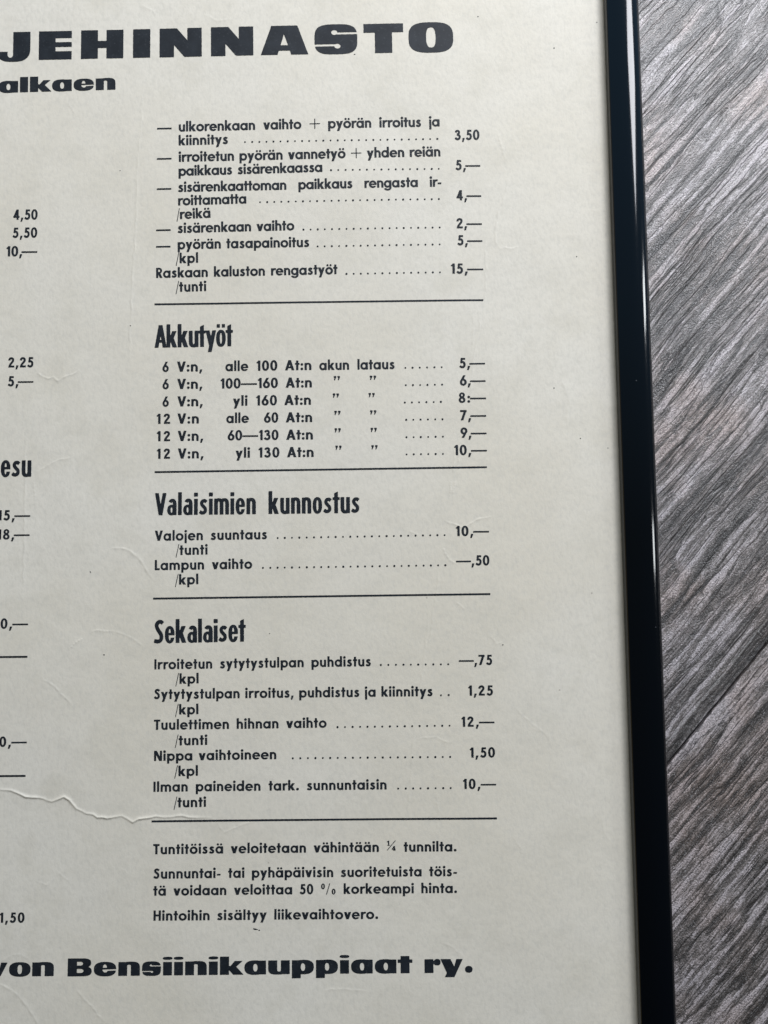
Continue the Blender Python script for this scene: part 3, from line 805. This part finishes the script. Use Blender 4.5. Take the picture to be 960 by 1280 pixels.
WX['a'] = (1.26, [plus(ell(.62, .385, .62, .405, 2.5), rect(.76, 0, 1.26, X)) + minus(ell(.64, .38, .125, .215, 2.2))])
g('e', 1.30, plus(ell(.65, .385, .65, .405, 2.5)) + minus(P((.52, .46), (.76, .46), (.75, .56), (.70, .63), (.64, .65), (.58, .63), (.54, .56)), P((.50, .36), (1.5, .385), (1.5, .31), (.80, .285), (.74, .20), (.60, .20), (.52, .27))))
g('n', 1.26, plus(rect(0, 0, .52, X)), plus(ell(.72, .42, .54, .37, 3.0), rect(.4, 0, 1.26, .44)) + minus(rect(.52, -.2, .73, .56), ell(.625, .56, .105, .06), rect(-.2, .3, .2, 1)))
g('u', 1.26, plus(rect(.74, 0, 1.26, X)), plus(ell(.54, .35, .54, .37, 3.0), rect(0, .33, .86, X)) + minus(rect(.53, .21, .74, 1), ell(.635, .21, .105, .06)))
g('p', 1.28, plus(rect(0, -.24, .52, X)), plus(ell(.68, .385, .60, .405, 2.5)) + minus(ell(.645, .385, .125, .215, 2.2)))
g('o', 1.26, plus(ell(.63, .385, .63, .405, 2.5)) + minus(ell(.63, .385, .13, .26, 2.4)))
g('s', 1.10, plus(ell(.55, .385, .55, .405, 3.2)) + minus(ell(.52, .565, .07, .055), rect(.52, .51, 1.3, .565), ell(.58, .205, .07, .055), rect(-.2, .205, .58, .26)))
g('i', .52, plus(rect(0, 0, .52, X - .02), ell(.26, .955, .285, .085, 2.5)))
g('l', .52, plus(rect(0, 0, .52, 1.02)))
g('k', 1.36, plus(rect(0, 0, .53, 1.02), P((.50, .36), (.86, X), (1.32, X), (.90, .40)), P((.53, .50), (.90, .50), (1.38, 0), (.78, 0), (.50, .30))))
g('v', 1.24, plus(P((0, X), (.56, X), (.76, .36), (.86, X), (1.24, X), (.84, 0), (.38, 0))))
g('y', 1.30, plus(P((0, X), (.58, X), (.80, .36), (.92, X), (1.30, X), (.80, -.24), (.24, -.24), (.36, 0))))
g('r', .92, plus(rect(0, 0, .52, X), ell(.74, .60, .20, .18, 2.4), P((.45, .40), (.62, .56), (.80, .78), (.70, .78), (.45, .62))))
g('t', .86, plus(P((.17, 0), (.69, 0), (.69, .96), (.17, .96)), rect(0, .58, .86, X)))
g('.', .44, plus(ell(.22, .19, .22, .19, 2.3)))

# --- turn outlines into flat meshes: signed distance on a fine grid, filled by marching squares (inked corners come out slightly soft)
def poly_sdf(gx, gy, poly):
    d2 = np.full(gx.shape, 1e9)
    inside = np.zeros(gx.shape, bool)
    n = len(poly)
    for i in range(n):
        ax, ay = poly[i]; bx, by = poly[(i + 1) % n]
        ex, ey = bx - ax, by - ay
        wx, wy = gx - ax, gy - ay
        t = np.clip((wx * ex + wy * ey) / (ex * ex + ey * ey + 1e-12), 0, 1)
        d2 = np.minimum(d2, (wx - ex * t) ** 2 + (wy - ey * t) ** 2)
        cond = ((ay > gy) != (by > gy))
        if ay != by:
            inside ^= cond & (gx < ex * (gy - ay) / (by - ay) + ax)
    return np.where(inside, -1, 1) * np.sqrt(d2)

def glyph_mesh(groups, cells, seed, spread):
    allp = np.concatenate([q for gr in groups for o_, q in gr if o_ == '+'])
    h = 1.0 / cells
    x0, y0 = allp.min(0) - 2.6 * h
    x1, y1 = allp.max(0) + 2.6 * h
    xs = np.arange(x0, x1 + h, h); ys = np.arange(y0, y1 + h, h)
    gx, gy = np.meshgrid(xs, ys)
    f = np.full(gx.shape, 1e9)
    for gr in groups:
        fg = np.full(gx.shape, 1e9)
        for o_, q in gr:
            d = poly_sdf(gx, gy, q)
            fg = np.minimum(fg, d) if o_ == '+' else np.maximum(fg, -d)
        f = np.minimum(f, fg)
    # slightly uneven inked edge
    rough = 0.45 if cells > 40 else 1.0
    f = f - spread + 0.005 * rough * np.sin(gx * 31 + seed) * np.sin(gy * 27 + 2 * seed) + 0.003 * rough * np.sin(gx * 71 - gy * 53 + seed)
    verts, faces, cache = [], [], {}
    def vert(key, x, y):
        if key not in cache:
            cache[key] = len(verts); verts.append((x, y))
        return cache[key]
    def quad(a, b, j):
        faces.append((vert((j, a), xs[a], ys[j]), vert((j, b), xs[b], ys[j]), vert((j + 1, b), xs[b], ys[j + 1]), vert((j + 1, a), xs[a], ys[j + 1])))
    ins = f < 0
    ny, nx = f.shape
    for j in range(ny - 1):
        run = None
        for i in range(nx):
            full = i < nx - 1 and ins[j, i] and ins[j, i + 1] and ins[j + 1, i] and ins[j + 1, i + 1]
            if full:
                if run is None: run = i
                elif i - run >= 5:          # keep faces short so that the print follows the creased paper
                    quad(run, i, j); run = i
                continue
            if run is not None:
                quad(run, i, j)
                run = None
            if i == nx - 1:
                continue
            cs_ = [(j, i), (j, i + 1), (j + 1, i + 1), (j + 1, i)]
            if not any(ins[c] for c in cs_):
                continue
            loop = []
            for q in range(4):
                a, b = cs_[q], cs_[(q + 1) % 4]
                if ins[a]:
                    loop.append(vert(a, xs[a[1]], ys[a[0]]))
                if ins[a] != ins[b]:
                    lo, hi = min(a, b), max(a, b)
                    t = f[lo] / (f[lo] - f[hi])
                    loop.append(vert((lo, hi), xs[lo[1]] + t * (xs[hi[1]] - xs[lo[1]]), ys[lo[0]] + t * (ys[hi[0]] - ys[lo[0]])))
            if len(loop) >= 3:
                faces.append(tuple(loop))
    return np.array(verts), faces

FACES = {'F': (TX, 34, .092), 'C': (CX, 56, .05), 'W': (WX, 48, .085)}
SPREAD = {'F': .009, 'C': .004, 'W': .0}     # ink spread
_cache = {}
def glyph(face, ch, cells=None):
    key = (face, ch, cells)
    if key not in _cache:
        table, n, _ = FACES[face]
        _cache[key] = glyph_mesh(table[ch][1], cells or n, (ord(ch) % 17) * 0.9, SPREAD[face])
    return _cache[key]

ROUND_L, ROUND_R = set('oöaädeg069'), set('oöpe069')
SLANT = set('vyVAkT')
def gap_adj(face, a, b):
    if face != 'F':
        if face == 'W':
            return (-0.06 if a in 'kr' else 0.0) + (-0.05 if b in 'vyt' else 0.0)
        return -0.03 if (a in 'vyVAtr' or b in 'vyVAt') else 0.0
    k = 0.0
    if a in ROUND_R: k -= .035
    if b in ROUND_L: k -= .035
    if a in 'tvykTLVA': k -= .035
    if a == 'r': k -= .02 if b in 'rinpum' else .05
    if b in 'tvyVAT': k -= .035
    if b == ',' : k -= .02
    if a == ',' and b == '—' or a == ':' and b == '—': k -= .11
    if a == '—' or b == '—': k -= .08
    if a == '/': k -= .10
    if a == ':' or b == ':': k -= .02
    return k

INK_LIFT = 0.045
class Print:
    def __init__(self): self.v, self.f = [], []
    def put(self, face, ch, p, t, size, cells=None, sx=1.0):
        gv, gf = glyph(face, ch, cells)
        up = np.array([-t[1], t[0]])
        base = len(self.v) and sum(len(a) for a in self.v)
        self.v.append(p + np.outer(gv[:, 0] * size * sx, t) + np.outer(gv[:, 1] * size, up))
        self.f += [tuple(i + base for i in q) for q in gf]
    def poly(self, pts, faces):
        base = len(self.v) and sum(len(a) for a in self.v)
        self.v.append(np.array(pts, float))
        self.f += [tuple(i + base for i in q) for q in faces]
    def build(self, name, label=None):
        xy = np.concatenate(self.v)
        z = height(xy[:, 0], xy[:, 1]) - 0.03 + INK_LIFT
        o = link_mesh(name, np.column_stack([xy, z]) * MM, self.f, INK, sheet, False, ROOT)
        if label: o['label'] = label
        return o

SPACES = {'sisärenkaan vaihto': .54, 'pyörän tasapainoitus': .54, 'Raskaan kaluston': .61, 'irroitetun pyörän': .54,
          'paikkaus sisärenkaassa': .56, 'sisärenkaattoman paikkaus': 1.18, 'Sytytystulpan irroitus,': .60, 'Nippa vaihtoineen': .66,
          'Ilman paineiden': .84, 'ulkorenkaan vaihto': .80}
def set_line(face, words, x0, y0, x1, y1, size, pr):
    table, _, track = FACES[face]
    a, b = np.array([x0, y0]), np.array([x1, y1])
    L_ = np.linalg.norm(b - a); t = (b - a) / L_
    parts = [w for w in words.split(' ') if w]
    def width(w, tr):
        tot = 0.0
        for i, ch in enumerate(w):
            tot += table[ch][0]
            if i: tot += tr + gap_adj(face, w[i - 1], ch)
        return tot
    n_gaps = sum(len(w) - 1 for w in parts)
    space = 0.0
    sx = 1.0
    total = L_ / size
    # the compositor's word spaces are known line by line; the letter spacing takes up the rest
    if len(parts) > 1:
        space = SPACES.get(words.split(' ')[0] + ' ' + parts[1], {'F': .80, 'C': .58, 'W': .70}[face])
    if n_gaps:
        w0 = sum(width(w, 0.0) for w in parts)
        track = (total - w0 - space * (len(parts) - 1)) / n_gaps
        lo, hi = (.07, .15) if face == 'F' else (.03, .09) if face == 'C' else (.06, .13)
        if track < lo or track > hi:
            tr = min(hi, max(lo, track))
            sx = min(1.12, max(.88, (total - space * (len(parts) - 1)) / (w0 + tr * n_gaps)))
            track = ((total - space * (len(parts) - 1)) / sx - w0) / n_gaps
    pos = 0.0
    for wi, w in enumerate(parts):
        if wi: pos += space
        for i, ch in enumerate(w):
            if i: pos += sx * (track + gap_adj(face, w[i - 1], ch))
            pr.put(face, ch, a + t * pos * size, t, size, None, sx)
            pos += sx * table[ch][0]
    return space, sx

title = Print()
for face, ch, x0, y0, x1, y1, size in TITLE:
    a, b = np.array([x0, y0]), np.array([x1, y1])
    L_ = np.linalg.norm(b - a)
    title.put('W', ch, a, (b - a) / L_, size, 64, L_ / size / WX[ch][0])
title.build('title', 'wide black capitals of the title')

for name, face, words, x0, y0, x1, y1, size in TEXT:
    pr = Print()
    info = set_line(face, words, x0, y0, x1, y1, size, pr)
    lab = {'section_heading': 'tall condensed heading reading ' + words, 'subtitle': 'wide black lower-case line under the title',
           'publisher_line': 'wide black line of type along the bottom'}.get(name)
    pr.build('ditto_mark' if words == '”' else name, lab)

for x0, y0, x1, y1, n in LEADERS:
    pr = Print()
    k = 12
    for i in range(n):
        u = i / (n - 1)
        r = 0.285 + 0.03 * math.sin(i * 2.7 + y0)
        cx, cy = x0 + (x1 - x0) * u + .03 * math.sin(i * 5.1 + x0), y0 + (y1 - y0) * u
        pr.poly([(cx + r * math.cos(a), cy + r * math.sin(a)) for a in np.linspace(0, 2 * math.pi, k, endpoint=False)], [tuple(range(k))])
    pr.build('dotted_leader')

for i, (x0, y0, x1, y1) in enumerate(RULES):
    pr = Print()
    n = max(8, int(abs(x1 - x0) / 0.3))
    pts, fs = [], []
    for k in range(n + 1):
        u = k / n
        h = 0.265 + 0.018 * math.sin(k * 1.7 + i) * math.sin(k * .37)
        pts += [(x0 + (x1 - x0) * u, y0 + (y1 - y0) * u - h), (x0 + (x1 - x0) * u, y0 + (y1 - y0) * u + h)]
        if k: fs.append((2 * k - 2, 2 * k, 2 * k + 1, 2 * k - 1))
    pr.poly(pts, fs)
    pr.build('divider_rule')

# stray specks of ink and dirt on the sheet
for i, (x, y, rx, ry, rot) in enumerate(SPECKS):
    pr = Print()
    rnd = random.Random(i)
    pts = []
    for a in np.linspace(0, 2 * math.pi, 14, endpoint=False):
        k = rnd.uniform(.65, 1.25)
        u, v = rx * k * math.cos(a), ry * k * math.sin(a)
        pts.append((x + u * math.cos(rot) - v * math.sin(rot), y + u * math.sin(rot) + v * math.cos(rot)))
    pr.poly(pts, [tuple(range(14))])
    pr.build('ink_speck')
